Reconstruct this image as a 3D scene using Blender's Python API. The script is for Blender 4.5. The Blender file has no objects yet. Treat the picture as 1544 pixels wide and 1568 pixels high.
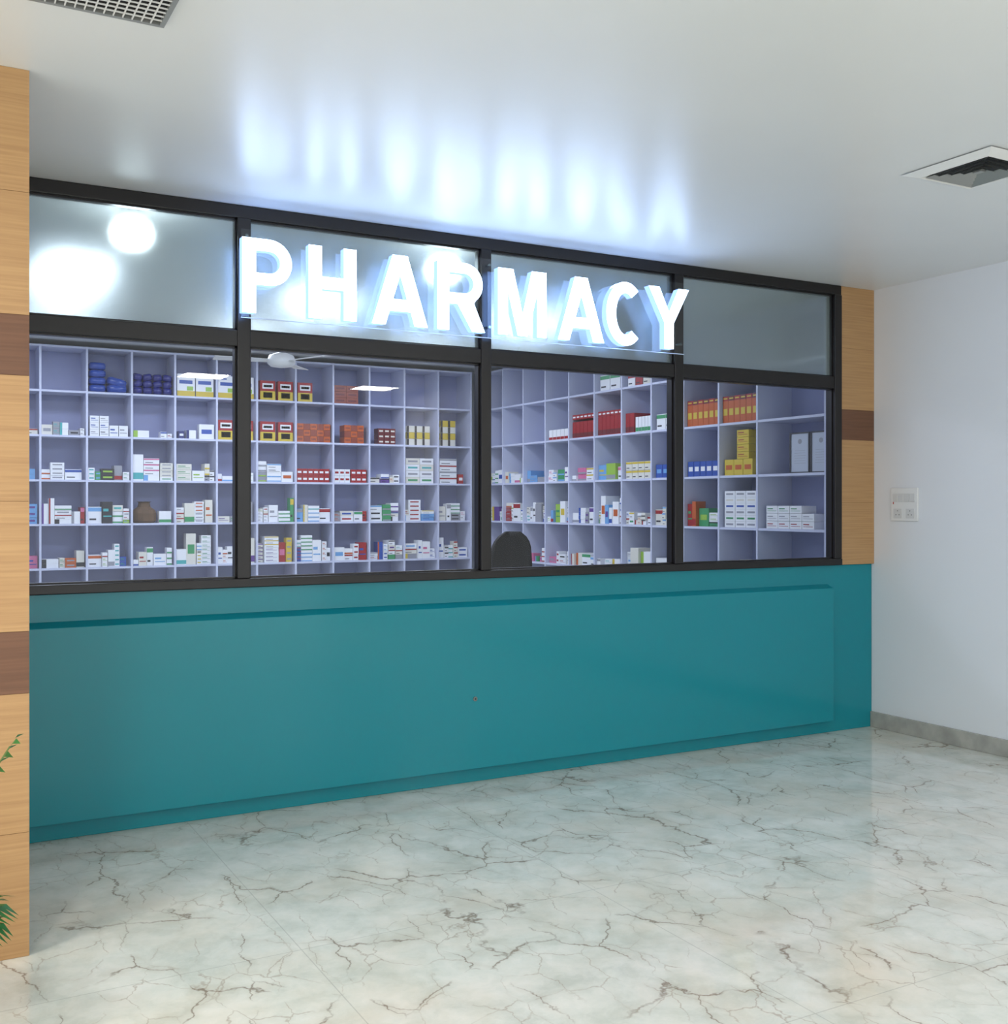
import bpy, math, random
from mathutils import Vector, Matrix
random.seed(7)
scene = bpy.context.scene
try:
    scene.view_settings.view_transform = 'Standard'
except Exception: pass

# ------------------------------------------------------------ helpers
def lin(c):
    out=[]
    for v in c[:3]:
        v=v/255.0
        out.append(v/12.92 if v<=0.04045 else ((v+0.055)/1.055)**2.4)
    return (*out,1.0)

MATS={}
def pm(name,rgb,rough=0.5,metal=0.0,spec=0.5,var=0.0,vscale=8.0,coat=0.0,bump=0.0,emit=None,estr=0.0):
    if name in MATS: return MATS[name]
    m=bpy.data.materials.new(name); m.use_nodes=True
    nt=m.node_tree; b=nt.nodes['Principled BSDF']
    b.inputs['Base Color'].default_value=lin(rgb)
    b.inputs['Roughness'].default_value=rough
    b.inputs['Metallic'].default_value=metal
    b.inputs['Specular IOR Level'].default_value=spec
    if emit:
        b.inputs['Emission Color'].default_value=lin(emit); b.inputs['Emission Strength'].default_value=estr
    if var>0 or bump>0:
        tc=nt.nodes.new('ShaderNodeTexCoord'); n=nt.nodes.new('ShaderNodeTexNoise')
        n.inputs['Scale'].default_value=vscale; n.inputs['Detail'].default_value=3
        nt.links.new(tc.outputs['Object'],n.inputs['Vector'])
        if var>0:
            r=nt.nodes.new('ShaderNodeValToRGB')
            c=lin(rgb)
            r.color_ramp.elements[0].position=0.3; r.color_ramp.elements[1].position=0.7
            r.color_ramp.elements[0].color=(c[0]*(1-var),c[1]*(1-var),c[2]*(1-var),1)
            r.color_ramp.elements[1].color=(min(1,c[0]*(1+var)),min(1,c[1]*(1+var)),min(1,c[2]*(1+var)),1)
            nt.links.new(n.outputs['Fac'],r.inputs['Fac']); nt.links.new(r.outputs['Color'],b.inputs['Base Color'])
        if bump>0:
            bp=nt.nodes.new('ShaderNodeBump'); bp.inputs['Strength'].default_value=bump; bp.inputs['Distance'].default_value=0.02
            nt.links.new(n.outputs['Fac'],bp.inputs['Height']); nt.links.new(bp.outputs['Normal'],b.inputs['Normal'])
    MATS[name]=m
    return m

def emis(name,rgb,s):
    if name in MATS: return MATS[name]
    m=bpy.data.materials.new(name); m.use_nodes=True
    nt=m.node_tree; nt.nodes.clear()
    e=nt.nodes.new('ShaderNodeEmission'); e.inputs['Color'].default_value=lin(rgb); e.inputs['Strength'].default_value=s
    o=nt.nodes.new('ShaderNodeOutputMaterial'); nt.links.new(e.outputs[0],o.inputs['Surface'])
    MATS[name]=m
    return m

class MB:
    def __init__(s): s.v=[]; s.f=[]; s.m=[]; s.mats=[]
    def mi(s,mat):
        if mat not in s.mats: s.mats.append(mat)
        return s.mats.index(mat)
    def box(s,x0,x1,y0,y1,z0,z1,mat,rot=0.0):
        i=len(s.v); cx=(x0+x1)/2; cy=(y0+y1)/2
        pts=[(x0,y0,z0),(x1,y0,z0),(x1,y1,z0),(x0,y1,z0),(x0,y0,z1),(x1,y0,z1),(x1,y1,z1),(x0,y1,z1)]
        if rot:
            c,sn=math.cos(rot),math.sin(rot)
            pts=[(cx+(p[0]-cx)*c-(p[1]-cy)*sn, cy+(p[0]-cx)*sn+(p[1]-cy)*c, p[2]) for p in pts]
        s.v+=pts
        fs=[(0,3,2,1),(4,5,6,7),(0,1,5,4),(1,2,6,5),(2,3,7,6),(3,0,4,7)]
        s.f+=[tuple(i+a for a in f) for f in fs]
        k=s.mi(mat); s.m+=[k]*6
    def poly(s,pts,mat):
        i=len(s.v); s.v+=[tuple(p) for p in pts]; s.f.append(tuple(range(i,i+len(pts)))); s.m.append(s.mi(mat))
    def lathe(s,cx,cy,prof,mat,n=24):
        i=len(s.v)
        for (r,z) in prof:
            for k in range(n):
                a=2*math.pi*k/n; s.v.append((cx+r*math.cos(a),cy+r*math.sin(a),z))
        mk=s.mi(mat)
        for j in range(len(prof)-1):
            for k in range(n):
                a=i+j*n+k; b=i+j*n+(k+1)%n
                s.f.append((a,b,b+n,a+n)); s.m.append(mk)
        s.f.append(tuple(i+k for k in range(n))[::-1]); s.m.append(mk)
        j=len(prof)-1
        s.f.append(tuple(i+j*n+k for k in range(n))); s.m.append(mk)
    def tube(s,p0,p1,r,mat,n=10):
        p0=Vector(p0); p1=Vector(p1); d=(p1-p0).normalized()
        a=d.orthogonal().normalized(); b=d.cross(a); i=len(s.v)
        for p in (p0,p1):
            for k in range(n):
                t=2*math.pi*k/n; s.v.append(tuple(p+a*r*math.cos(t)+b*r*math.sin(t)))
        mk=s.mi(mat)
        for k in range(n):
            s.f.append((i+k,i+(k+1)%n,i+n+(k+1)%n,i+n+k)); s.m.append(mk)
        s.f.append(tuple(i+k for k in range(n))[::-1]); s.f.append(tuple(i+n+k for k in range(n))); s.m+=[mk,mk]
    def obj(s,name,parent=None,bevel=0.0,smooth=False):
        me=bpy.data.meshes.new(name); me.from_pydata(s.v,[],s.f)
        for m in s.mats: me.materials.append(m)
        me.polygons.foreach_set('material_index',s.m)
        if smooth: me.polygons.foreach_set('use_smooth',[True]*len(s.f))
        me.update()
        o=bpy.data.objects.new(name,me); scene.collection.objects.link(o)
        if parent: o.parent=parent
        if bevel>0:
            b=o.modifiers.new('bevel','BEVEL'); b.width=bevel; b.segments=2; b.limit_method='ANGLE'
        return o
def empty(name,loc=(0,0,0)):
    e=bpy.data.objects.new(name,None); scene.collection.objects.link(e); e.empty_display_size=0.1
    return e

# ------------------------------------------------------------ dimensions (metres)
D=5.32      # lobby face of the pharmacy front
H=3.0       # ceiling
CT=1.12     # counter top
XR=5.85     # right wall
XC=0.377    # right edge of wood-clad column
YB=10.80    # back wall of pharmacy

# ------------------------------------------------------------ materials
fm=bpy.data.materials.new('marble_floor'); fm.use_nodes=True
nt=fm.node_tree; N=nt.nodes; L=nt.links; b=N['Principled BSDF']
tc=N.new('ShaderNodeTexCoord')
def noise(scale,detail=5,rough=0.55,vec=None,dist=0.0):
    n=N.new('ShaderNodeTexNoise'); n.inputs['Scale'].default_value=scale; n.inputs['Detail'].default_value=detail
    n.inputs['Roughness'].default_value=rough; n.inputs['Distortion'].default_value=dist
    L.new(vec if vec else tc.outputs['Object'],n.inputs['Vector']); return n
def ramp(src,stops):
    r=N.new('ShaderNodeValToRGB'); e=r.color_ramp.elements
    while len(e)<len(stops): e.new(0.5)
    for k,(p,c) in enumerate(stops): e[k].position=p; e[k].color=c
    L.new(src,r.inputs['Fac']); return r
def mixc(f,a,b_,mode='MIX'):
    m=N.new('ShaderNodeMix'); m.data_type='RGBA'; m.blend_type=mode
    if isinstance(f,float): m.inputs[0].default_value=f
    else: L.new(f,m.inputs[0])
    for k,x in ((6,a),(7,b_)):
        if isinstance(x,tuple): m.inputs[k].default_value=x
        else: L.new(x,m.inputs[k])
    return m.outputs[2]
def math2(op,a,b_):
    m=N.new('ShaderNodeMath'); m.operation=op
    for k,x in ((0,a),(1,b_)):
        if isinstance(x,(int,float)): m.inputs[k].default_value=x
        else: L.new(x,m.inputs[k])
    return m.outputs[0]
def warp(scale,detail,amp,seed):
    mp=N.new('ShaderNodeMapping'); mp.inputs['Location'].default_value=(seed,seed*.7,0); L.new(tc.outputs['Object'],mp.inputs['Vector'])
    wn=noise(scale,detail,0.6,mp.outputs[0])
    sub=N.new('ShaderNodeVectorMath'); sub.operation='SUBTRACT'; L.new(wn.outputs['Color'],sub.inputs[0]); sub.inputs[1].default_value=(.5,.5,.5)
    sc=N.new('ShaderNodeVectorMath'); sc.operation='SCALE'; L.new(sub.outputs[0],sc.inputs[0]); sc.inputs['Scale'].default_value=amp
    ad=N.new('ShaderNodeVectorMath'); ad.operation='ADD'; L.new(mp.outputs[0],ad.inputs[0]); L.new(sc.outputs[0],ad.inputs[1])
    return ad.outputs[0]
wA=warp(3.6,5,.20,0.0); wB=warp(6.0,4,.12,3.7)
def crack(vec,scale,sx,rot):
    mp=N.new('ShaderNodeMapping'); mp.inputs['Scale'].default_value=(sx,1,1); mp.inputs['Rotation'].default_value=(0,0,rot)
    L.new(vec,mp.inputs['Vector'])
    v=N.new('ShaderNodeTexVoronoi'); v.feature='DISTANCE_TO_EDGE'; v.inputs['Scale'].default_value=scale
    L.new(mp.outputs[0],v.inputs['Vector'])
    return v.outputs['Distance']
def line(src,w): return ramp(src,[(0.0,(1,1,1,1)),(w,(0,0,0,1))]).outputs['Color']
m1=ramp(noise(3.0,3).outputs['Fac'],[(0.46,(0,0,0,1)),(0.56,(1,1,1,1))]).outputs['Color']
m2=ramp(noise(4.2,3,vec=wB).outputs['Fac'],[(0.44,(0,0,0,1)),(0.56,(1,1,1,1))]).outputs['Color']
d1=crack(wA,1.9,1.7,-.35); d2=crack(wB,3.9,1.7,-.55)
c1=math2('MULTIPLY',line(d1,.012),m1)
c2=math2('MULTIPLY',line(d2,.016),m2)
base=ramp(noise(4.0,6,0.68,wA).outputs['Fac'],[(0.34,lin((206,210,200))),(0.5,lin((224,226,217))),(0.66,lin((237,236,228)))]).outputs['Color']
warm=ramp(noise(1.3,4,0.6).outputs['Fac'],[(0.46,(0,0,0,1)),(0.70,(1,1,1,1))]).outputs['Color']
col=mixc(math2('MULTIPLY',warm,0.5),base,lin((232,216,194)))
haze=math2('MULTIPLY',math2('MULTIPLY',line(d1,.09),m1),0.22)
col=mixc(haze,col,lin((188,178,158)))
haze2=math2('MULTIPLY',math2('MULTIPLY',line(d2,.14),m1),0.16)
col=mixc(haze2,col,lin((186,180,164)))
col=mixc(math2('MULTIPLY',c2,0.5),col,lin((156,132,108)))
col=mixc(math2('MULTIPLY',c1,0.8),col,lin((124,102,82)))
br=N.new('ShaderNodeTexBrick'); br.offset=0.0; br.inputs['Scale'].default_value=1.0
br.inputs['Brick Width'].default_value=1.2; br.inputs['Row Height'].default_value=1.2; br.inputs['Mortar Size'].default_value=0.002
br.inputs['Color1'].default_value=(0,0,0,1); br.inputs['Color2'].default_value=(0,0,0,1); br.inputs['Mortar'].default_value=(1,1,1,1)
L.new(tc.outputs['Object'],br.inputs['Vector'])
col=mixc(math2('MULTIPLY',br.outputs['Color'],0.35),col,lin((150,148,140)))
L.new(col,b.inputs['Base Color']); b.inputs['Roughness'].default_value=0.07; b.inputs['Specular IOR Level'].default_value=0.5
MARBLE=fm

def wood(name,ca,cb):
    m=bpy.data.materials.new(name); m.use_nodes=True; nt=m.node_tree; b=nt.nodes['Principled BSDF']
    tc=nt.nodes.new('ShaderNodeTexCoord'); mp=nt.nodes.new('ShaderNodeMapping'); mp.inputs['Scale'].default_value=(1.2,1.2,45)
    n=nt.nodes.new('ShaderNodeTexNoise'); n.inputs['Scale'].default_value=2.2; n.inputs['Detail'].default_value=5; n.inputs['Distortion'].default_value=.4
    r=nt.nodes.new('ShaderNodeValToRGB'); r.color_ramp.elements[0].position=.3; r.color_ramp.elements[1].position=.7
    r.color_ramp.elements[0].color=lin(ca); r.color_ramp.elements[1].color=lin(cb)
    nt.links.new(tc.outputs['Object'],mp.inputs['Vector']); nt.links.new(mp.outputs[0],n.inputs['Vector'])
    nt.links.new(n.outputs['Fac'],r.inputs['Fac']); nt.links.new(r.outputs['Color'],b.inputs['Base Color'])
    b.inputs['Roughness'].default_value=.38
    return m
WOOD=wood('oak_laminate',(172,132,88),(190,150,102))
WBR=wood('walnut_laminate',(102,68,46),(118,80,56))
GAP=pm('panel_gap',(120,84,50),.8)
WALL=pm('wall_paint',(230,232,235),.45)
CEIL=pm('ceiling_paint',(229,231,231),.34,var=.015,vscale=1.5,bump=.03,spec=.6)
TEAL=pm('teal_laminate',(14,136,150),.12,spec=.4)
FRAME=pm('black_aluminium',(20,16,16),.32,spec=.45)
LAV=pm('shelf_laminate',(204,209,230),.4)
LAVSH=pm('shelf_back_shaded',(156,163,200),.45)  # cubby shadow put into the colour of the shelf backs
INW=pm('interior_wall_paint',(176,182,194),.6)
WHITE=pm('white_plastic',(232,232,230),.35)
DARK=pm('dark_void',(22,24,26),.7)
GREYM=pm('skirting_marble',(170,168,160),.2,var=.18,vscale=9)
BLK=pm('black_fabric',(14,15,18),.7,var=.2,vscale=60)

g=bpy.data.materials.new('clear_glass'); g.use_nodes=True; nt=g.node_tree; nt.nodes.clear()
tr=nt.nodes.new('ShaderNodeBsdfTransparent'); tr.inputs['Color'].default_value=(.93,.95,.96,1)
gl=nt.nodes.new('ShaderNodeBsdfGlossy'); gl.inputs['Roughness'].default_value=0.0
fr=nt.nodes.new('ShaderNodeFresnel'); fr.inputs['IOR'].default_value=1.5
mx=nt.nodes.new('ShaderNodeMixShader'); o=nt.nodes.new('ShaderNodeOutputMaterial')
nt.links.new(fr.outputs[0],mx.inputs[0]); nt.links.new(tr.outputs[0],mx.inputs[1]); nt.links.new(gl.outputs[0],mx.inputs[2]); nt.links.new(mx.outputs[0],o.inputs['Surface'])
GLASS=g
FROST=bpy.data.materials.new('frosted_glass'); FROST.use_nodes=True
b=FROST.node_tree.nodes['Principled BSDF']; b.inputs['Base Color'].default_value=lin((206,220,216)); b.inputs['Roughness'].default_value=.26
b.inputs['Transmission Weight'].default_value=.82; b.inputs['IOR'].default_value=1.45
# ------------------------------------------------------------ room shell
def slab(name,x0,x1,y0,y1,z0,z1,mat):
    m=MB(); m.box(x0,x1,y0,y1,z0,z1,mat); return m.obj(name)
slab('floor',-5,XR+.15,-6,YB+.15,-.1,0,MARBLE)
slab('ceiling',-5,XR+.15,-6,YB+.15,H,H+.1,CEIL)
slab('wall_right',XR,XR+.15,-6,YB+.15,0,H,WALL)
slab('wall_back',-.15,XR,YB,YB+.15,0,H,INW)
slab('wall_left',-.15,0,D+.05,YB,0,H,INW)
slab('wall_front',-5,-.6,D,D+.15,0,H,WALL)
m=MB(); m.box(XR-.018,XR-.0005,-6,D-.001,0,.105,GREYM); m.obj('baseboard_right',bevel=.003)

m=MB()
def cladding(m,x0,x1,y0,y1,z0=0.0,z1=H):
    segs=[(0,.42,0),(.42,.89,0),(.89,1.10,1),(1.10,1.54,0),(1.54,1.965,0),(1.965,2.17,1),(2.17,2.585,0),(2.585,H,0)]
    for a,c,k in segs:
        if c<=z0+.01: continue
        a=max(a,z0)
        m.box(x0,x1,y0,y1,a+.0008,c-.0008,WBR if k else WOOD)
    m.box(x0+.002,x1-.002,y0+.002,y1-.002,z0,z1,GAP)
cladding(m,-.6,XC,4.0,D+.02); m.obj('wood_clad_column')
m=MB(); cladding(m,5.532,XR-.001,D-.02,D+.05,CT+.001,H-.001); m.obj('wood_clad_pilaster')

# ------------------------------------------------------------ teal counter front
cnt=empty('service_counter')
m=MB(); m.box(XC+.002,XR-.001,D,D+.07,0,CT,TEAL); m.obj('counter_body',cnt,bevel=.003)
m=MB()
t=.07; xa,xb=XC+.003,5.43; za,zb=.09,.972; c=.022
F=D-t
v=[(xa,D,za),(xb,D,za),(xb,D,zb+c),(xa,D,zb+c),(xa,F,za),(xb-c*.6,F,za),(xb-c*.6,F,zb),(xa,F,zb)]
i=len(m.v); m.v+=v
for f in [(4,5,6,7),(7,6,2,3),(5,1,2,6),(0,1,5,4),(0,4,7,3)]:
    m.f.append(tuple(i+a for a in f)); m.m.append(m.mi(TEAL))
m.obj('raised_panel',cnt,bevel=.002)
m=MB()
CH=pm('chrome_lock',(120,130,130),.2,metal=1)
m.tube((2.73,F-.004,.47),(2.73,F+.01,.47),.013,CH,16); m.tube((2.73,F-.006,.47),(2.73,F,.47),.004,DARK,8)
m.obj('panel_lock',cnt)

# ------------------------------------------------------------ window frame & panes
fr=empty('window_frame')
m=MB(); fy0,fy1=D-.03,D+.05
XF1=5.53
m.box(XC+.003,XF1,fy0,fy1,2.935,H-.001,FRAME)
m.box(XC+.003,XF1,fy0,fy1,2.305,2.385,FRAME)
m.box(XC+.003,XF1,fy0-.01,fy1,CT+.001,1.165,FRAME)
mull=[(XC+.003,.42),(1.437,1.502),(2.787,2.85),(4.122,4.188),(5.465,5.529)]
for a,b_ in mull: m.box(a,b_,fy0-.006,fy1,1.165,2.935,FRAME)
m.obj('frame_bars',fr,bevel=.004)
m=MB()
for k in range(4):
    a=mull[k][1]; b_=mull[k+1][0]
    for z0,z1 in ((1.165,2.305),(2.385,2.935)):
        for q in ((a,a+.008,z0,z1),(b_-.008,b_,z0,z1),(a,b_,z0,z0+.008),(a,b_,z1-.008,z1)):
            m.box(q[0],q[1],D-.012,D+.03,q[2],q[3],FRAME)
m.obj('glazing_beads',fr)
for k in range(4):
    a=mull[k][1]+.001; b_=mull[k+1][0]-.001
    m=MB(); m.poly([(a,D+.01,1.166),(b_,D+.01,1.166),(b_,D+.01,2.304),(a,D+.01,2.304)],GLASS); m.obj('window_%d'%(k+1))
    m=MB(); m.box(a,b_,D+.006,D+.014,2.386,2.934,FROST); m.obj('window_%d'%(k+5))

# ------------------------------------------------------------ PHARMACY sign (face-lit channel letters, extra glow on tops and backs)
sg=empty('pharmacy_sign')
LF=emis('letter_face_led',(184,212,255),13.0)
LS=emis('letter_side_acrylic',(150,188,255),1.9)
LT=emis('letter_added_glow',(150,188,255),11.0)  # glow added on letter tops and backs to brighten the ceiling
h=.36; s=.067
def arc(cx,cy,rx,ry,a0,a1,n=14):
    return [(cx+rx*math.cos(math.radians(a0+(a1-a0)*k/n)),cy+ry*math.sin(math.radians(a0+(a1-a0)*k/n))) for k in range(n+1)]
def glyph(ch,w):
    if ch=='P':
        rb=.31*h; cy=h-rb; cx=w-rb; ri=rb-.058
        return [[(0,0),(s,0),(s,.38*h)]+arc(cx,cy,rb,rb,-90,90)+[(0,h)],
                [(s,cy-ri)]+arc(cx,cy,ri,ri,-90,90)+[(s,cy+ri)]]
    if ch=='R':
        rb=.3*h; cy=.7*h; cx=.95*w-rb; ri=rb-.055
        return [[(0,0),(s,0),(s,.39*h),(.42*w,.39*h),(w-1.15*s,0),(w,0),(.76*w,.42*h)]+arc(cx,cy,rb,rb,-52,90)+[(0,h)],
                [(s,cy-ri)]+arc(cx,cy,ri,ri,-90,90)+[(s,cy+ri)]]
    if ch=='H':
        return [[(0,0),(s,0),(s,.41*h),(w-s,.41*h),(w-s,0),(w,0),(w,h),(w-s,h),(w-s,.58*h),(s,.58*h),(s,h),(0,h)]]
    if ch=='A':
        a=.042; q=1.1*s; xl=lambda t:q+(w/2-a)*t; tt=(w/2-q)/(w/2-a)
        return [[(0,0),(q,0),(xl(.2),.2*h),(w-xl(.2),.2*h),(w-q,0),(w,0),(w/2+a,h),(w/2-a,h)],
                [(xl(.37),.37*h),(w-xl(.37),.37*h),(w/2,tt*h)]]
    if ch=='M':
        q=.88*s
        return [[(0,0),(q,0),(q,.68*h),(w/2-.030,0),(w/2+.030,0),(w-q,.68*h),(w-q,0),(w,0),(w,h),(w-1.4*s,h),(w/2,.32*h),(1.4*s,h),(0,h)]]
    if ch=='C':
        return [arc(w/2+.01,h/2,w/2,h/2+.004,48,312,30)+arc(w/2+.01,h/2,w/2-s,h/2-s*.88,308,52,30)]
    if ch=='Y':
        return [[(w/2-s/2,0),(w/2+s/2,0),(w/2+s/2,.42*h),(w,h),(w-1.15*s,h),(w/2,.6*h),(1.15*s,h),(0,h),(w/2-s/2,.42*h)]]
letters=[('P',1.423,1.668),('H',1.754,2.004),('A',2.088,2.399),('R',2.456,2.738),('M',2.819,3.124),('A',3.200,3.508),('C',3.515,3.783),('Y',3.825,4.12)]
for idx,(ch,x0,x1) in enumerate(letters):
    cu=bpy.data.curves.new('tmp','CURVE'); cu.dimensions='2D'; cu.fill_mode='BOTH'; cu.extrude=.024
    for loop in glyph(ch,x1-x0):
        sp=cu.splines.new('POLY'); sp.points.add(len(loop)-1); sp.use_cyclic_u=True
        for k,p in enumerate(loop): sp.points[k].co=(p[0],p[1],0,1)
    to=bpy.data.objects.new('tmp',cu); scene.collection.objects.link(to)
    bpy.context.view_layer.update()
    dg=bpy.context.evaluated_depsgraph_get()
    me=bpy.data.meshes.new_from_object(to.evaluated_get(dg))
    bpy.data.objects.remove(to)
    me.materials.clear()
    for q in (LF,LS,LT): me.materials.append(q)
    me.transform(Matrix.Translation((x0,5.174,2.45))@Matrix.Rotation(math.pi/2,4,'X'))
    me.update()
    for p in me.polygons:
        if abs(p.normal.y)>.7: p.material_index=0 if p.center.y<5.17 else 2
        elif abs(p.normal.z)>.6 and p.center.z>2.77: p.material_index=2
        else: p.material_index=1
    o=bpy.data.objects.new('letter_%s_%d'%(ch.lower(),idx+1),me); scene.collection.objects.link(o); o.parent=sg
ACR=bpy.data.materials.new('clear_acrylic'); ACR.use_nodes=True; nt=ACR.node_tree; nt.nodes.clear()
tr=nt.nodes.new('ShaderNodeBsdfTransparent'); tr.inputs['Color'].default_value=(.93,.96,1,1)
gl=nt.nodes.new('ShaderNodeBsdfGlossy'); gl.inputs['Roughness'].default_value=.06
f2=nt.nodes.new('ShaderNodeFresnel'); f2.inputs['IOR'].default_value=1.55
mx=nt.nodes.new('ShaderNodeMixShader'); oo=nt.nodes.new('ShaderNodeOutputMaterial')
nt.links.new(f2.outputs[0],mx.inputs[0]); nt.links.new(tr.outputs[0],mx.inputs[1]); nt.links.new(gl.outputs[0],mx.inputs[2]); nt.links.new(mx.outputs[0],oo.inputs['Surface'])
m=MB(); m.poly([(1.44,5.235,2.44),(4.15,5.235,2.44),(4.15,5.235,2.87),(1.44,5.235,2.87)],ACR); m.obj('acrylic_backing',sg)
m=MB(); EDGE=pm('acrylic_edge',(200,215,235),.2)
m.box(1.44,4.15,5.231,5.239,2.436,2.440,EDGE); m.obj('acrylic_rim',sg)
m=MB()
for x in (1.47,2.815,4.13):
    for z in (2.50,2.84): m.tube((x,5.238,z),(x,D-.04,z),.008,CH,10)
m.obj('standoffs',sg)

# ------------------------------------------------------------ ceiling diffuser (right) and egg-crate grille (left)
m=MB(); x0,x1,y0,y1=3.90,4.35,2.92,3.38
zc=H-.001
def ring(m,x0,x1,y0,y1,w,za,zb_,mat):
    o_=[(x0,y0),(x1,y0),(x1,y1),(x0,y1)]; i_=[(x0+w,y0+w),(x1-w,y0+w),(x1-w,y1-w),(x0+w,y1-w)]
    for k in range(4):
        a,b_=o_[k],o_[(k+1)%4]; c_,d_=i_[(k+1)%4],i_[k]
        m.poly([(a[0],a[1],za),(b_[0],b_[1],za),(c_[0],c_[1],zb_),(d_[0],d_[1],zb_)],mat)
ring(m,x0,x1,y0,y1,.055,zc-.004,zc-.022,WHITE)
ring(m,x0+.055,x1-.055,y0+.055,y1-.055,.012,zc-.022,zc-.002,WHITE)
DV=pm('duct_dark',(40,42,44),.7)
m.box(x0+.06,x1-.06,y0+.06,y1-.06,zc-.003,zc,DV)
LV=pm('louvre_metal',(150,152,150),.35,metal=.3)
for k in range(4):
    q=.072+k*.036
    ring(m,x0+q,x1-q,y0+q,y1-q,.018,zc-.022,zc-.008,LV)
m.box(x0+.21,x1-.21,y0+.21,y1-.21,zc-.018,zc-.008,LV)
m.obj('air_diffuser')
m=MB(); x0,x1,y0,y1=.13,.70,2.80,3.41
for q in ((x0,x1,y0,y0+.015),(x0,x1,y1-.015,y1),(x0,x0+.015,y0+.015,y1-.015),(x1-.015,x1,y0+.015,y1-.015)):
    m.box(q[0],q[1],q[2],q[3],zc-.014,zc,LV)
m.box(x0+.015,x1-.015,y0+.015,y1-.015,zc-.001,zc,DARK)
n=20
for k in range(1,n):
    x=x0+.015+(x1-x0-.03)*k/n; m.box(x-.0018,x+.0018,y0+.015,y1-.015,zc-.014,zc-.009,WHITE)
for k in range(1,n):
    y=y0+.015+(y1-y0-.03)*k/n; m.box(x0+.015,x1-.015,y-.0018,y+.0018,zc-.0135,zc-.0095,WHITE)
m.obj('egg_crate_vent')

# ------------------------------------------------------------ switch and socket plate
sp=empty('switch_socket_plate')
m=MB(); m.box(XR-.012,XR-.0005,4.925,5.147,1.417,1.639,WHITE); m.obj('plate',sp,bevel=.004)
m=MB(); SW=pm('switch_plastic',(214,214,212),.3)
for k in range(4):
    a=4.945+k*.047
    m.box(XR-.017,XR-.012,a,a+.040,1.545,1.60,SW)
m.obj('rockers',sp,bevel=.002)
m=MB(); RED=pm('indicator_red',(190,40,30),.3)
for c_ in (4.985,5.087):
    m.box(XR-.014,XR-.0115,c_-.034,c_+.034,1.435,1.50,SW)
    for dy,dz in ((0,.018),(-.013,-.008),(.013,-.008)):
        m.tube((XR-.0146,c_+dy,1.467+dz),(XR-.012,c_+dy,1.467+dz),.004,pm('socket_hole',(90,90,92),.6),10)
m.box(XR-.0135,XR-.0115,5.12,5.126,1.53,1.545,RED)
m.obj('sockets',sp)

# ------------------------------------------------------------ shelving
ZS=[.155,.55,.95,1.345,1.74,2.14,2.54,2.94]
T=.018
BF=10.40
XS=[.29+.39*k for k in range(14)]
m=MB()
m.box(XS[0]-T/2,XS[-1]+T/2,BF+.34,BF+.355,0,2.95,LAVSH)
for x in XS: m.box(x-T/2,x+T/2,BF,BF+.34,0,2.95,LAV)
for z in ZS:
    for k in range(13): m.box(XS[k]+T/2,XS[k+1]-T/2,BF+.004,BF+.34,z-T/2,z+T/2,LAV)
m.obj('pigeonhole_shelving')
YS=[10.385-.43*k for k in range(12)]
RX=5.50
m=MB()
m.box(XR-.015,XR-.001,5.40,YS[0]+T/2,0,2.95,LAVSH)
for k,y in enumerate(YS):
    if k==11: continue
    m.box(RX,XR-.015,y-T/2,y+T/2,0,2.95,LAV)
m.box(RX,XR-.015,5.40,5.418,0,2.95,LAV)
ycells=[(YS[k+1],YS[k]) for k in range(10)]+[(5.409,YS[10])]
for z in ZS:
    for a,b_ in ycells: m.box(RX+.004,XR-.015,a+T/2,b_-T/2,z-T/2,z+T/2,LAV)
m.obj('pigeonhole_shelving')

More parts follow.
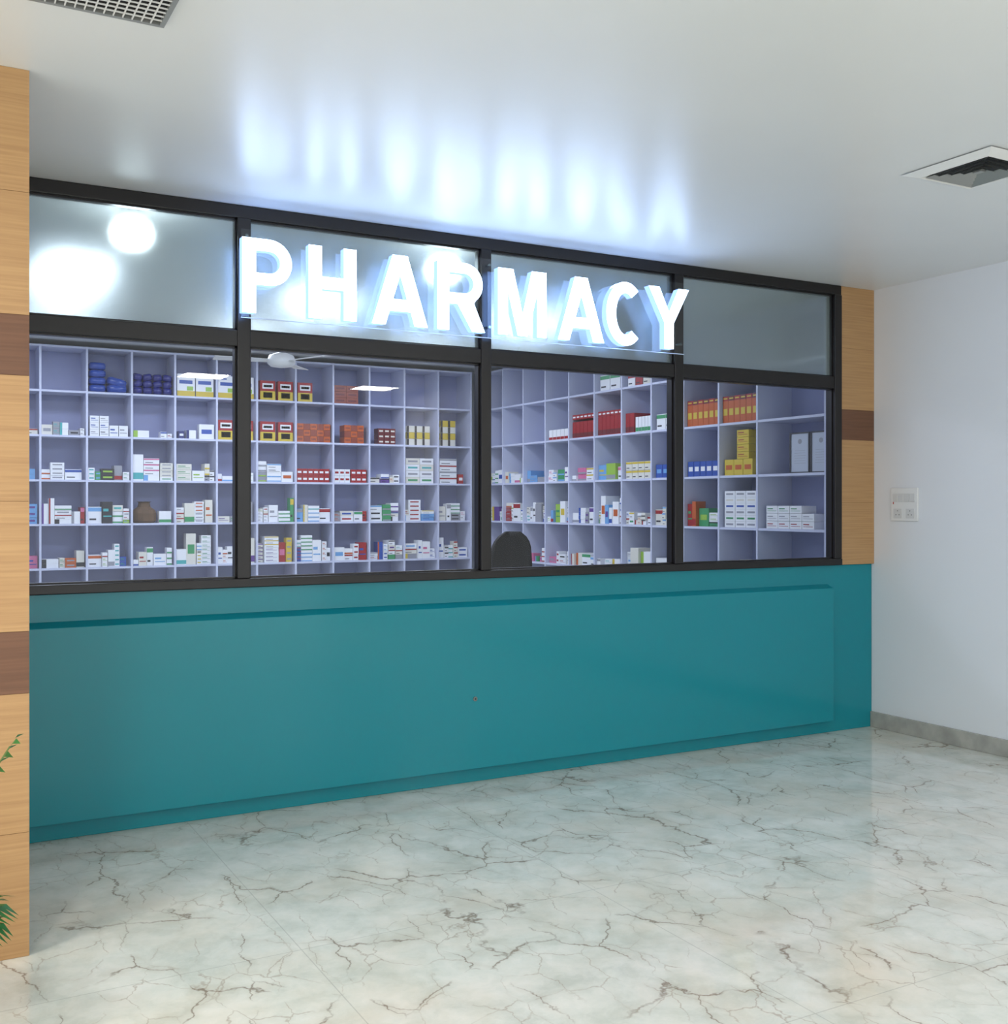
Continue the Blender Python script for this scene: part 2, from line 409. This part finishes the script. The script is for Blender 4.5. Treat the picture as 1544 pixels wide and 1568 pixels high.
# ------------------------------------------------------------ stock
def C(name,rgb,r=.4): return pm('carton_'+name,rgb,r)
cw=C('white',(236,238,240)); cw2=C('ivory',(222,220,208)); cg=C('green',(60,150,95)); clg=C('lime',(150,190,70))
cb=C('blue',(40,80,165)); cdb=C('navy',(28,40,110)); clb=C('skyblue',(110,165,215)); cr=C('red',(160,24,34)); cdr=C('maroon',(108,28,36))
co=C('orange',(192,90,34)); cor=C('rust',(144,64,44)); cy=C('yellow',(210,184,60)); cp=C('pink',(206,110,150)); cbk=C('black',(36,36,44))
ctl=C('aqua',(70,170,170)); cpu=C('purple',(95,60,140)); cbr=C('brown',(110,82,56)); cgr=C('grey',(150,152,160))
accents=[cg,cg,clg,cb,cb,clb,cr,cr,co,cy,cp,ctl,cpu,cbk,cbk,cgr,cgr,cgr]
class Stock:
    def __init__(s): s.B=MB(); s.R=MB()
    def put(s,side,u,d,z,w,dep,hh,mat,lab=None,style=0,rot=0):
        m=s.B if side=='B' else s.R
        if side=='B': X0,X1,Y0,Y1=u,u+w,BF+d,BF+d+dep
        else: X0,X1,Y0,Y1=RX+d,RX+d+dep,u-w,u
        m.box(X0,X1,Y0,Y1,z,z+hh,mat,rot)
        if lab and not rot:
            e=.0012
            def q(a0,a1,b0,b1,mt):
                if side=='B':
                    xa=u+w*a0; xb=u+w*a1; y=Y0-e
                    m.poly([(xa,y,z+hh*b0),(xb,y,z+hh*b0),(xb,y,z+hh*b1),(xa,y,z+hh*b1)],mt)
                else:
                    ya=u-w*a0; yb=u-w*a1; x=X0-e
                    m.poly([(x,ya,z+hh*b0),(x,yb,z+hh*b0),(x,yb,z+hh*b1),(x,ya,z+hh*b1)],mt)
            if style==0: q(0,1,.05,.3,lab)
            elif style==1: q(0,.28,0,1,lab)
            elif style==2: q(.15,.85,.35,.65,lab)
            elif style==3: q(0,1,.72,.95,lab); q(.1,.6,.2,.3,cbk)
            elif style==4:
                q(.0,1,.0,.46,lab); q(.2,.8,.12,.40,cw2); q(.3,.7,.18,.32,co); q(.14,.86,.58,.86,cw); q(.22,.78,.66,.78,cr)
            elif style==5: q(.12,.86,.56,.72,lab); q(.0,1,.0,.24,cy); q(.55,.9,.26,.45,clg); q(.12,.5,.84,.9,lab)
            elif style==6: q(.1,.9,.3,.36,lab); q(.1,.6,.55,.68,lab)
    def fill(s,side,u0,u1,z,hlo,hhi,dens=1.0):
        hlo*=1.3; hhi=min(.30,hhi*1.35)
        W=abs(u1-u0)-.010; p=.006; sgn=1 if side=='B' else -1
        while p<W-.03:
            if random.random()>dens: p+=random.uniform(.03,.07); continue
            w=random.choice([.045,.055,.07,.09,.115,.14])
            if p+w>W:
                w=W-p
                if w<.03: break
            tgt=random.uniform(hlo,hhi)
            if random.random()<.42: hh=tgt; n=1
            else: hh=random.uniform(.032,.06); n=max(1,int(tgt/hh))
            dep=random.uniform(.08,.16); d=random.uniform(.012,.05)
            base=random.choice([cw]*8+[cw2]*3+[cgr,clb,random.choice(accents),random.choice(accents)])
            ac=random.choice(accents); st=random.choice([0,1,2,3,6,6])
            zz=z
            for k in range(n):
                jit=random.uniform(-.004,.004)
                s.put(side,(u0+sgn*p),d+.004+jit,zz,w,dep,hh,base,ac,st); zz+=hh+.0008
                if random.random()<.3: base=random.choice([cw,cw,cw2]); ac=random.choice(accents); st=random.choice([0,2,3,6])
            p+=w+random.choice([.002,.003,.004,.008])
    def out(s,name):
        if s.B.v: s.B.obj(name)
        if s.R.v: s.R.obj(name)
ST=Stock()
top=lambda z:z+T/2+.0005
cellB=lambda c:XS[c]+T/2
cellR=lambda k:ycells[k][1]-T/2
cellRe=lambda k:ycells[k][0]+T/2
lv={ 5:{1:(.05,.07,.6),2:(.05,.1,1),4:(.03,.05,.5)},
     4:{0:(.03,.1,.9),1:(.05,.1,1),2:(.05,.12,1),3:(.06,.10,1),4:(.12,.18,1),5:(.07,.16,1),6:(.04,.09,1),7:(.05,.18,1),10:(.05,.08,1)},
     3:{0:(.06,.12,.9),1:(.06,.15,1),2:(.08,.17,1),3:(.08,.15,1),5:(.1,.20,1),6:(.06,.15,1),7:(.1,.18,1),8:(.1,.16,1),9:(.06,.12,1),10:(.1,.18,1),11:(.1,.18,1),12:(.08,.18,1)},
     2:{0:(.06,.12,.9),1:(.06,.13,1),2:(.06,.12,1),3:(.08,.17,1),4:(.06,.13,1),5:(.1,.22,1),6:(.08,.2,1),7:(.13,.22,1),8:(.06,.22,1),9:(.08,.17,1),10:(.06,.15,1),11:(.08,.17,1),12:(.1,.18,1)},
     1:{c:(.06,.14,.7) for c in range(13)} }
for ri,row in lv.items():
    for c_,(a,b_,dn) in row.items():
        ST.fill('B',XS[c_]+T/2,XS[c_+1]-T/2,top(ZS[ri]),a,b_,dn)
lr={ 5:{},4:{0:(.06,.12,1),1:(.05,.12,1),2:(.05,.1,1),3:(.06,.12,1),4:(.05,.12,1),5:(.08,.13,1)},
     3:{0:(.06,.12,1),1:(.08,.15,1),2:(.08,.15,1),3:(.08,.17,1),4:(.06,.13,1),5:(.1,.2,1),6:(.05,.12,1),7:(.08,.18,1),8:(.08,.16,1)},
     2:{0:(.05,.1,1),1:(.05,.12,1),2:(.05,.12,1),3:(.05,.12,1),4:(.06,.1,1),5:(.04,.08,.9),6:(.08,.16,1),8:(.03,.06,.6),9:(.06,.14,1),10:(.06,.12,.8)},
     1:{c:(.06,.14,.6) for c in range(11)} }
for ri,row in lr.items():
    for k,(a,b_,dn) in row.items():
        ST.fill('R',cellR(k),cellRe(k),top(ZS[ri]),a,b_,dn)
for i in range(4):
    for j in range(3 if i<2 else 1):
        ST.put('B',cellB(3)+.02+i*.084,.03,top(ZS[5])+j*.062,.078,.1,.06 if i<2 else .1,cw,random.choice([cbk,cb,cgr]),6)
for j in range(4):
    for i in range(2): ST.put('B',cellB(11)+.02+i*.16,.03,top(ZS[4])+j*.066,.155,.12,.064,cw if (i+j)%3 else cw2,[cg,cgr,ctl,cgr][j],2)
for j in range(4):
    ST.put('B',cellB(12)+.02,.03,top(ZS[4])+j*.066,.2,.12,.064,cw,[cr,cgr,cr,cgr][j],3)
ST.put('B',cellB(12)+.24,.03,top(ZS[4]),.06,.12,.10,cr,cw,2)
ST.put('B',cellB(4)+.24,.03,top(ZS[3]),.11,.12,.11,cw,cg,0)
ST.put('B',cellB(5)+.03,.03,top(ZS[5]),.05,.1,.07,cdb,cw,2); ST.put('B',cellB(5)+.10,.03,top(ZS[5]),.09,.1,.08,cw,cdb,1)
ST.put('B',cellB(5)+.22,.03,top(ZS[5]),.14,.08,.14,cw,cb,2)
for i in range(3): ST.put('R',cellR(7)-.03-i*.12,.03,top(ZS[5]),.115,.14,.13,cw,cg,3)
for i in range(5): ST.put('R',cellR(6)-.16-i*.045,.03,top(ZS[5]),.04,.14,.13,cw,cg,0)
for j in range(6):
    for i in range(3): ST.put('R',cellR(9)-.03-i*.12,.03,top(ZS[3])+j*.046,.115,.14,.045,cw,[cgr,cg,cgr,cb,cw2,cgr][j],2)
for j in range(3):
    for i in range(4-(j==2)): ST.put('R',cellR(10)-.06-i*.12,.03,top(ZS[3])+j*.055,.115,.14,.053,cw,[cr,cgr,cg][j],6)
for i in range(2): ST.put('R',cellR(5)-.05-i*.16,.03,top(ZS[6]),.15,.14,.14,cw,cg,3)
for i in range(3): ST.put('R',cellR(6)-.05-i*.11,.03,top(ZS[6]),.1,.14,.1,[cw,cr,cw2][i],cr,3)
ST.put('R',cellR(7)-.02,.03,top(ZS[2]),.15,.12,.12,cw,cg,2); ST.put('R',cellR(7)-.19,.03,top(ZS[2]),.19,.03,.27,cw,cr,2)
ST.out('medicine_cartons')

S2=Stock()
for c_,a,n,col in ((8,.01,6,cr),(9,.19,3,cr),(9,.01,3,cw)):
    for i in range(n):
        for j in range(2): S2.put('B',cellB(c_)+a+i*.057,.03,top(ZS[4])+j*.068,.054,.12,.066,col,cw if col is cr else cr,2)
for k in (4,5,6):
    for i in range(6 if k<6 else 2):
        S2.put('R',cellR(k)-.015-i*.064,.03,top(ZS[5]),.06,.2,.17 if k>4 else .15,cr,cdr,0)
        if k<6: S2.put('R',cellR(k)-.015-i*.064,.03,top(ZS[5])+.172,.06,.2,.045,cr,cw,2)
for i in range(5): S2.put('R',cellR(3)-.02-i*.07,.03,top(ZS[5]),.064,.16,.10,cw,cr,0)
for i in range(3):
    for j in range(3): S2.put('B',cellB(10)+.1+i*.065,.03,top(ZS[5])+j*.055,.06,.12,.053,cdr,cw2,2)
S2.out('red_cartons')
S3=Stock()
for c_,a,n,ro in ((8,.01,5,3),(9,.12,3,3)):
    for i in range(n):
        for j in range(ro): S3.put('B',cellB(c_)+a+i*.07,.03,top(ZS[5])+j*.062,.068,.14,.060,cor if (i+j)%2 else co,cor,2)
for j in range(3):
    for i in range(2): S3.put('B',cellB(9)+.01+i*.13,.03,top(ZS[6])+j*.062,.128,.14,.060,cor,cdr,2)
for k in (8,9):
    for i in range(6):
        S3.put('R',cellR(k)-.008-i*.066,.03,top(ZS[5]),.063,.18,.17,co,cy,2)
        S3.put('R',cellR(k)-.008-i*.066,.03,top(ZS[5])+.1705,.063,.18,.035,cdr if i%2 else cr,cy,2)
S3.out('orange_cartons')
S4=Stock()
for c_,a,w in ((5,.015,.165),(5,.19,.165),(6,.01,.165),(6,.19,.165)):
    S4.put('B',cellB(c_)+a,.03,top(ZS[6]),w,.08,.21,cw,cb,5)
for c_,a in ((7,.03),(7,.21),(8,.02)):
    S4.put('B',cellB(c_)+a,.03,top(ZS[6]),.15,.08,.19,cr,cy,4)
for c_,a in ((6,.01),(6,.2),(7,.03),(7,.21)):
    S4.put('B',cellB(c_)+a,.03,top(ZS[5]),.15,.08,.19,cr,cy,4)
S4.out('baby_food_cartons')
S5=Stock()
for c_,n in ((11,3),(12,2)):
    for i in range(n):
        for j in range(4 if c_==12 else 3): S5.put('B',cellB(c_)+.03+i*.09,.03,top(ZS[5])+j*.068,.085,.12,.066,cy if j%2 else cw2,cbk,1)
for i in range(3): S5.put('R',cellR(9)-.03-i*.105,.03,top(ZS[4]),.10,.15,.12,cy,co,2)
for j in range(4): S5.put('R',cellR(9)-.17,.03,top(ZS[4])+.122+j*.055,.13,.15,.053,cy,cr,6)
for i in range(4):
    for j in range(2): S5.put('R',cellR(6)-.02-i*.09,.03,top(ZS[4])+j*.075,.085,.15,.072,cw2,cy,3)
S5.out('yellow_cartons')
S6=Stock()
for i in range(5): S6.put('R',cellR(8)-.015-i*.075,.03,top(ZS[4]),.07,.12,.12,cb,cw,2)
for i in range(4): S6.put('R',cellR(7)-.02-i*.09,.03,top(ZS[4]),.085,.12,.11,cb,clb,2)
S6.out('blue_cartons')

def soft_packs():
    m=MB(); pk=pm('blue_pack_film',(30,72,160),.25,var=.15,vscale=25); pk2=pm('navy_pack_film',(26,36,120),.25,var=.2,vscale=25)
    def pillow(cx,cy,cz,w,d,hh,mat,ry=0):
        i=len(m.v); nu,nv=12,8
        for a in range(nv+1):
            ph=-math.pi/2+math.pi*a/nv
            for b_ in range(nu):
                th=2*math.pi*b_/nu
                se=lambda t:math.copysign(abs(t)**.5,t)
                x=se(math.cos(ph))*se(math.cos(th))*w/2; y=se(math.cos(ph))*se(math.sin(th))*d/2; z=se(math.sin(ph))*hh/2
                x2=x*math.cos(ry)-z*math.sin(ry); z2=x*math.sin(ry)+z*math.cos(ry)
                m.v.append((cx+x2,cy+y,cz+z2))
        mk=m.mi(mat)
        for a in range(nv):
            for b_ in range(nu):
                m.f.append((i+a*nu+b_,i+a*nu+(b_+1)%nu,i+(a+1)*nu+(b_+1)%nu,i+(a+1)*nu+b_)); m.m.append(mk)
    z0=top(ZS[6])
    for j in range(4): pillow(cellB(3)+.09,BF+.12,z0+.036+j*.068,.15,.18,.07,pk)
    for j in range(2): pillow(cellB(3)+.26,BF+.12,z0+.04+j*.06,.18,.18,.08,pk,(.0,-.25)[j])
    for j in range(3):
        for k in range(4):
            pillow(cellB(4)+.05+k*.09,BF+.12,z0+.036+j*.062,.09,.18,.07,pk2,.0 if j==0 else random.uniform(-.3,.3))
    return m.obj('blue_soft_packs',smooth=True)
soft_packs()
m=MB(); bg=pm('brown_paper',(96,72,50),.8,var=.2,vscale=12)
x0=cellB(4)+.0; z0=top(ZS[3])
m.lathe(x0+.12,BF+.12,[(.09,z0),(.11,z0+.02),(.112,z0+.09),(.10,z0+.12),(.06,z0+.15),(.05,z0+.19),(.07,z0+.20)],bg,14)
m.obj('brown_paper_bag')

for k,yc in ((0,5.725),(1,5.522)):
    e=empty('framed_certificate')
    z0=top(ZS[4]); m=MB(); pf=pm('certificate_frame',(60,60,66),.3); pp=pm('certificate_paper',(190,198,210),.4)
    w=.195; hh=.29; x=RX+.05
    m.box(x+.02,x+.035,yc-w/2,yc+w/2,z0,z0+.010,pf); m.box(x+.02,x+.035,yc-w/2,yc+w/2,z0+hh-.010,z0+hh,pf)
    m.box(x+.02,x+.035,yc-w/2,yc-w/2+.012,z0+.010,z0+hh-.010,pf); m.box(x+.02,x+.035,yc+w/2-.012,yc+w/2,z0+.010,z0+hh-.010,pf)
    m.obj('frame',e)
    m=MB(); m.box(x+.026,x+.033,yc-w/2+.012,yc+w/2-.012,z0+.010,z0+hh-.010,pp)
    for j in range(6):
        a=.04+.004*(j%3); m.box(x+.0252,x+.026,yc-w/2+a,yc+w/2-a,z0+.07+j*.018,z0+.072+j*.018,cgr)
    m.tube((x+.0250,yc,z0+.225),(x+.026,yc,z0+.225),.018,cgr,16)
    m.obj('certificate',e)
# ------------------------------------------------------------ office chair
ch=empty('office_chair')
cxx,cyy=4.48,7.85
m=MB()
nseg=12; W=.36
def back(m):
    i=len(m.v); rows=12
    for side in (0,1):
        for a in range(rows+1):
            v=a/rows; z=.80+v*.50
            ww=W*(.80+.28*math.sin(math.pi*min(1,v*.9+.1)))
            if v>.75: ww*=math.sqrt(max(.12,1-((v-.75)/.28)**2))
            for b_ in range(nseg+1):
                u=b_/nseg*2-1; y=cyy+.12-.05*u*u*1.2+.03*math.sin(v*math.pi)+(0.045 if side else 0)
                m.v.append((cxx+u*ww/2,y,z))
    n1=(rows+1)*(nseg+1); mk=m.mi(BLK)
    for side in (0,1):
        for a in range(rows):
            for b_ in range(nseg):
                q=i+side*n1+a*(nseg+1)+b_; f=(q,q+1,q+nseg+2,q+nseg+1)
                m.f.append(f if side==0 else f[::-1]); m.m.append(mk)
    per=[b_ for b_ in range(nseg+1)]+[a*(nseg+1)+nseg for a in range(1,rows+1)]+[rows*(nseg+1)+b_ for b_ in range(nseg-1,-1,-1)]+[a*(nseg+1) for a in range(rows-1,0,-1)]
    for k in range(len(per)):
        p=per[k]; q=per[(k+1)%len(per)]; m.f.append((i+p,i+p+n1,i+q+n1,i+q)); m.m.append(mk)
back(m); m.obj('backrest',ch,smooth=True)
m=MB(); m.box(cxx-.24,cxx+.24,cyy-.38,cyy+.08,.45,.53,BLK); m.obj('seat',ch,bevel=.035)
m=MB(); m.box(cxx-.035,cxx+.035,cyy+.13,cyy+.16,.46,1.0,BLK); m.lathe(cxx,cyy-.15,[(.03,.12),(.03,.45)],BLK,12)
for sx in (-1,1):
    m.box(cxx+sx*.27-.025,cxx+sx*.27+.025,cyy-.28,cyy+.02,.70,.73,BLK); m.box(cxx+sx*.27-.015,cxx+sx*.27+.015,cyy-.16,cyy-.1,.47,.70,BLK)
m.obj('post_and_arms',ch,bevel=.006)
m=MB()
for k in range(5):
    a=2*math.pi*k/5+.3; ex,ey=cxx+.3*math.cos(a),cyy-.15+.3*math.sin(a)
    m.tube((cxx,cyy-.15,.12),(ex,ey,.075),.018,BLK,8); m.tube((ex-.02,ey,.03),(ex+.02,ey,.03),.03,BLK,12)
m.obj('star_base',ch)

# ------------------------------------------------------------ ceiling fan (inside)
fn=empty('ceiling_fan'); fx,fy=2.76,8.8
m=MB(); m.lathe(fx,fy,[(.055,H-.001),(.05,H-.05),(.02,H-.07),(.012,H-.075),(.012,2.80),(.03,2.79),(.10,2.765),(.115,2.73),(.115,2.70),(.09,2.675),(.03,2.665)],WHITE,24); m.obj('motor_and_rod',fn,smooth=True)
m=MB()
for k in range(3):
    a=2*math.pi*k/3+.95; dx,dy=math.cos(a),math.sin(a); nx,ny=-dy,dx
    pts=[]
    for r,w in ((.10,.02),(.20,.05),(.55,.065)): pts.append((r,w))
    low=[(fx+dx*r+nx*w,fy+dy*r+ny*w,2.725) for r,w in pts]; up=[(fx+dx*r-nx*w,fy+dy*r-ny*w,2.71) for r,w in pts]
    m.poly(low+up[::-1],WHITE)
o=m.obj('blades',fn); sm=o.modifiers.new('th','SOLIDIFY'); sm.thickness=.005

# ------------------------------------------------------------ interior work desk with papers
m=MB(); m.box(2.9,5.2,5.75,6.25,.98,1.01,LAV)
for x in (2.93,5.15):
    m.box(x,x+.02,5.77,6.23,0,.98,LAV)
m.obj('dispensing_desk')
m=MB(); z=1.0105
pw=pm('paper',(235,235,238),.6)
for x,y,r,hh in ((3.3,5.9,.2,.012),(3.62,6.0,-.3,.02),(4.3,5.95,.1,.015)):
    m.box(x,x+.21,y,y+.2,z,z+hh,pw,r)
m.obj('paper_stack')

# ------------------------------------------------------------ potted palm at lower left
pl=empty('potted_palm'); px,py=-.02,3.50
POT=pm('pot_ceramic',(225,225,222),.3); SOIL=pm('soil',(50,38,28),.9)
LEAF=pm('palm_leaf',(38,104,44),.4,var=.3,vscale=14); STEM=pm('palm_stem',(86,110,52),.6)
m=MB(); m.lathe(px,py,[(.09,.0),(.10,.01),(.125,.20),(.135,.22),(.135,.235),(.118,.235),(.115,.21)],POT,28); m.obj('pot',pl,smooth=True)
m=MB(); m.lathe(px,py,[(.11,.19),(.113,.215)],SOIL,20); m.obj('soil',pl)
m=MB(); ms=MB()
def frond(ang,elev,length,droop):
    n=12; pts=[]
    for k in range(n+1):
        t=k/n; r=length*t*math.cos(elev) ; z=.21+length*(t*math.sin(elev)-droop*t*t)
        pts.append(Vector((px+math.cos(ang)*r,py+math.sin(ang)*r,z)))
    for k in range(n): ms.tube(pts[k],pts[k+1],.005*(1-.6*k/n),STEM,6)
    side=Vector((-math.sin(ang),math.cos(ang),0))
    for k in range(3,n+1):
        d=(pts[k]-pts[k-1]).normalized(); ll=.13*math.sin(math.pi*(k-1.2)/(n+1))+.03
        for sg_ in (-1,1):
            dr=(side*sg_*.8+d*.7).normalized(); tip=pts[k]+dr*ll-Vector((0,0,.35*ll)); mid=pts[k]+dr*ll*.45-Vector((0,0,.03*ll))
            wv=d.cross(dr).cross(dr).normalized()*.010
            m.poly([pts[k],mid+wv,tip,mid-wv],LEAF)
for k in range(9):
    a=.9+k*.56; frond(a,random.uniform(1.0,1.35),random.uniform(.45,.72),random.uniform(.25,.4))
frond(-.15,1.2,.82,.18); frond(.1,.8,.36,.32); frond(-.45,.95,.44,.36); frond(-.1,.7,.32,.3)
m.obj('leaves',pl); ms.obj('stems',pl)

# ------------------------------------------------------------ lights
LED=emis('led_or_fill_light',(255,250,242),64.0)
FILLI=emis('interior_fill_panel',(225,233,255),34.0)
LEDJ=emis('led_panel_interior_small',(225,235,255),20.0)
def panel(name,x,y,w,d,mat):
    e=empty(name)
    m=MB(); m.poly([(x-w/2,y-d/2,H-.012),(x-w/2,y+d/2,H-.012),(x+w/2,y+d/2,H-.012),(x+w/2,y-d/2,H-.012)],mat); m.obj('diffuser',e)
    m=MB()
    for q in ((x-w/2-.015,x+w/2+.015,y-d/2-.015,y-d/2),(x-w/2-.015,x+w/2+.015,y+d/2,y+d/2+.015),(x-w/2-.015,x-w/2,y-d/2,y+d/2),(x+w/2,x+w/2+.015,y-d/2,y+d/2)):
        m.box(q[0],q[1],q[2],q[3],H-.016,H-.001,WHITE)
    m.obj('rim',e)
for x,y in ((3.0,-1.8),(5.2,-2.1),(-1.5,-.9),(-.9,1.2),(-1.8,2.8)): panel('ceiling_or_fill_panel',x,y,.5,.5,LED)  # last three are unseen fill panels added to brighten the lobby
for x,y,w_,d_,mt in ((.94,7.35,.36,.95,LEDJ),(2.6,7.4,.5,.4,FILLI),(4.3,7.4,.5,.4,FILLI),(2.6,9.3,.5,.4,FILLI),(4.3,9.3,.5,.4,FILLI),(1.1,9.4,.4,.4,FILLI)): panel('ceiling_or_fill_panel',x,y,w_,d_,mt)  # all but the first are added fill panels brightening the pharmacy interior
for x,y in ((1.0,5.62),(2.72,5.62)):
    m=MB(); m.lathe(x,y,[(.02,2.80),(.06,2.812),(.088,2.84),(.098,2.875),(.088,2.91),(.06,2.94)],emis('downlight_glow',(235,243,255),30.0),16)
    m.lathe(x,y,[(.055,2.94),(.06,2.96),(.06,H-.001)],WHITE,16); m.obj('ceiling_globe_light')

w=bpy.data.worlds.new('World'); scene.world=w; w.use_nodes=True
bg=w.node_tree.nodes['Background']; bg.inputs['Color'].default_value=(.93,.965,1.0,1); bg.inputs['Strength'].default_value=1.95

# ------------------------------------------------------------ camera
cd=bpy.data.cameras.new('camera'); cam=bpy.data.objects.new('camera',cd); scene.collection.objects.link(cam)
cam.location=(0,0,1.53); cam.rotation_euler=(math.radians(90),0,math.radians(-29.0))
cd.sensor_fit='HORIZONTAL'; cd.sensor_width=36; cd.lens=36*1663/1544; cd.shift_y=-12/1544
cd.clip_start=.05
scene.camera=cam
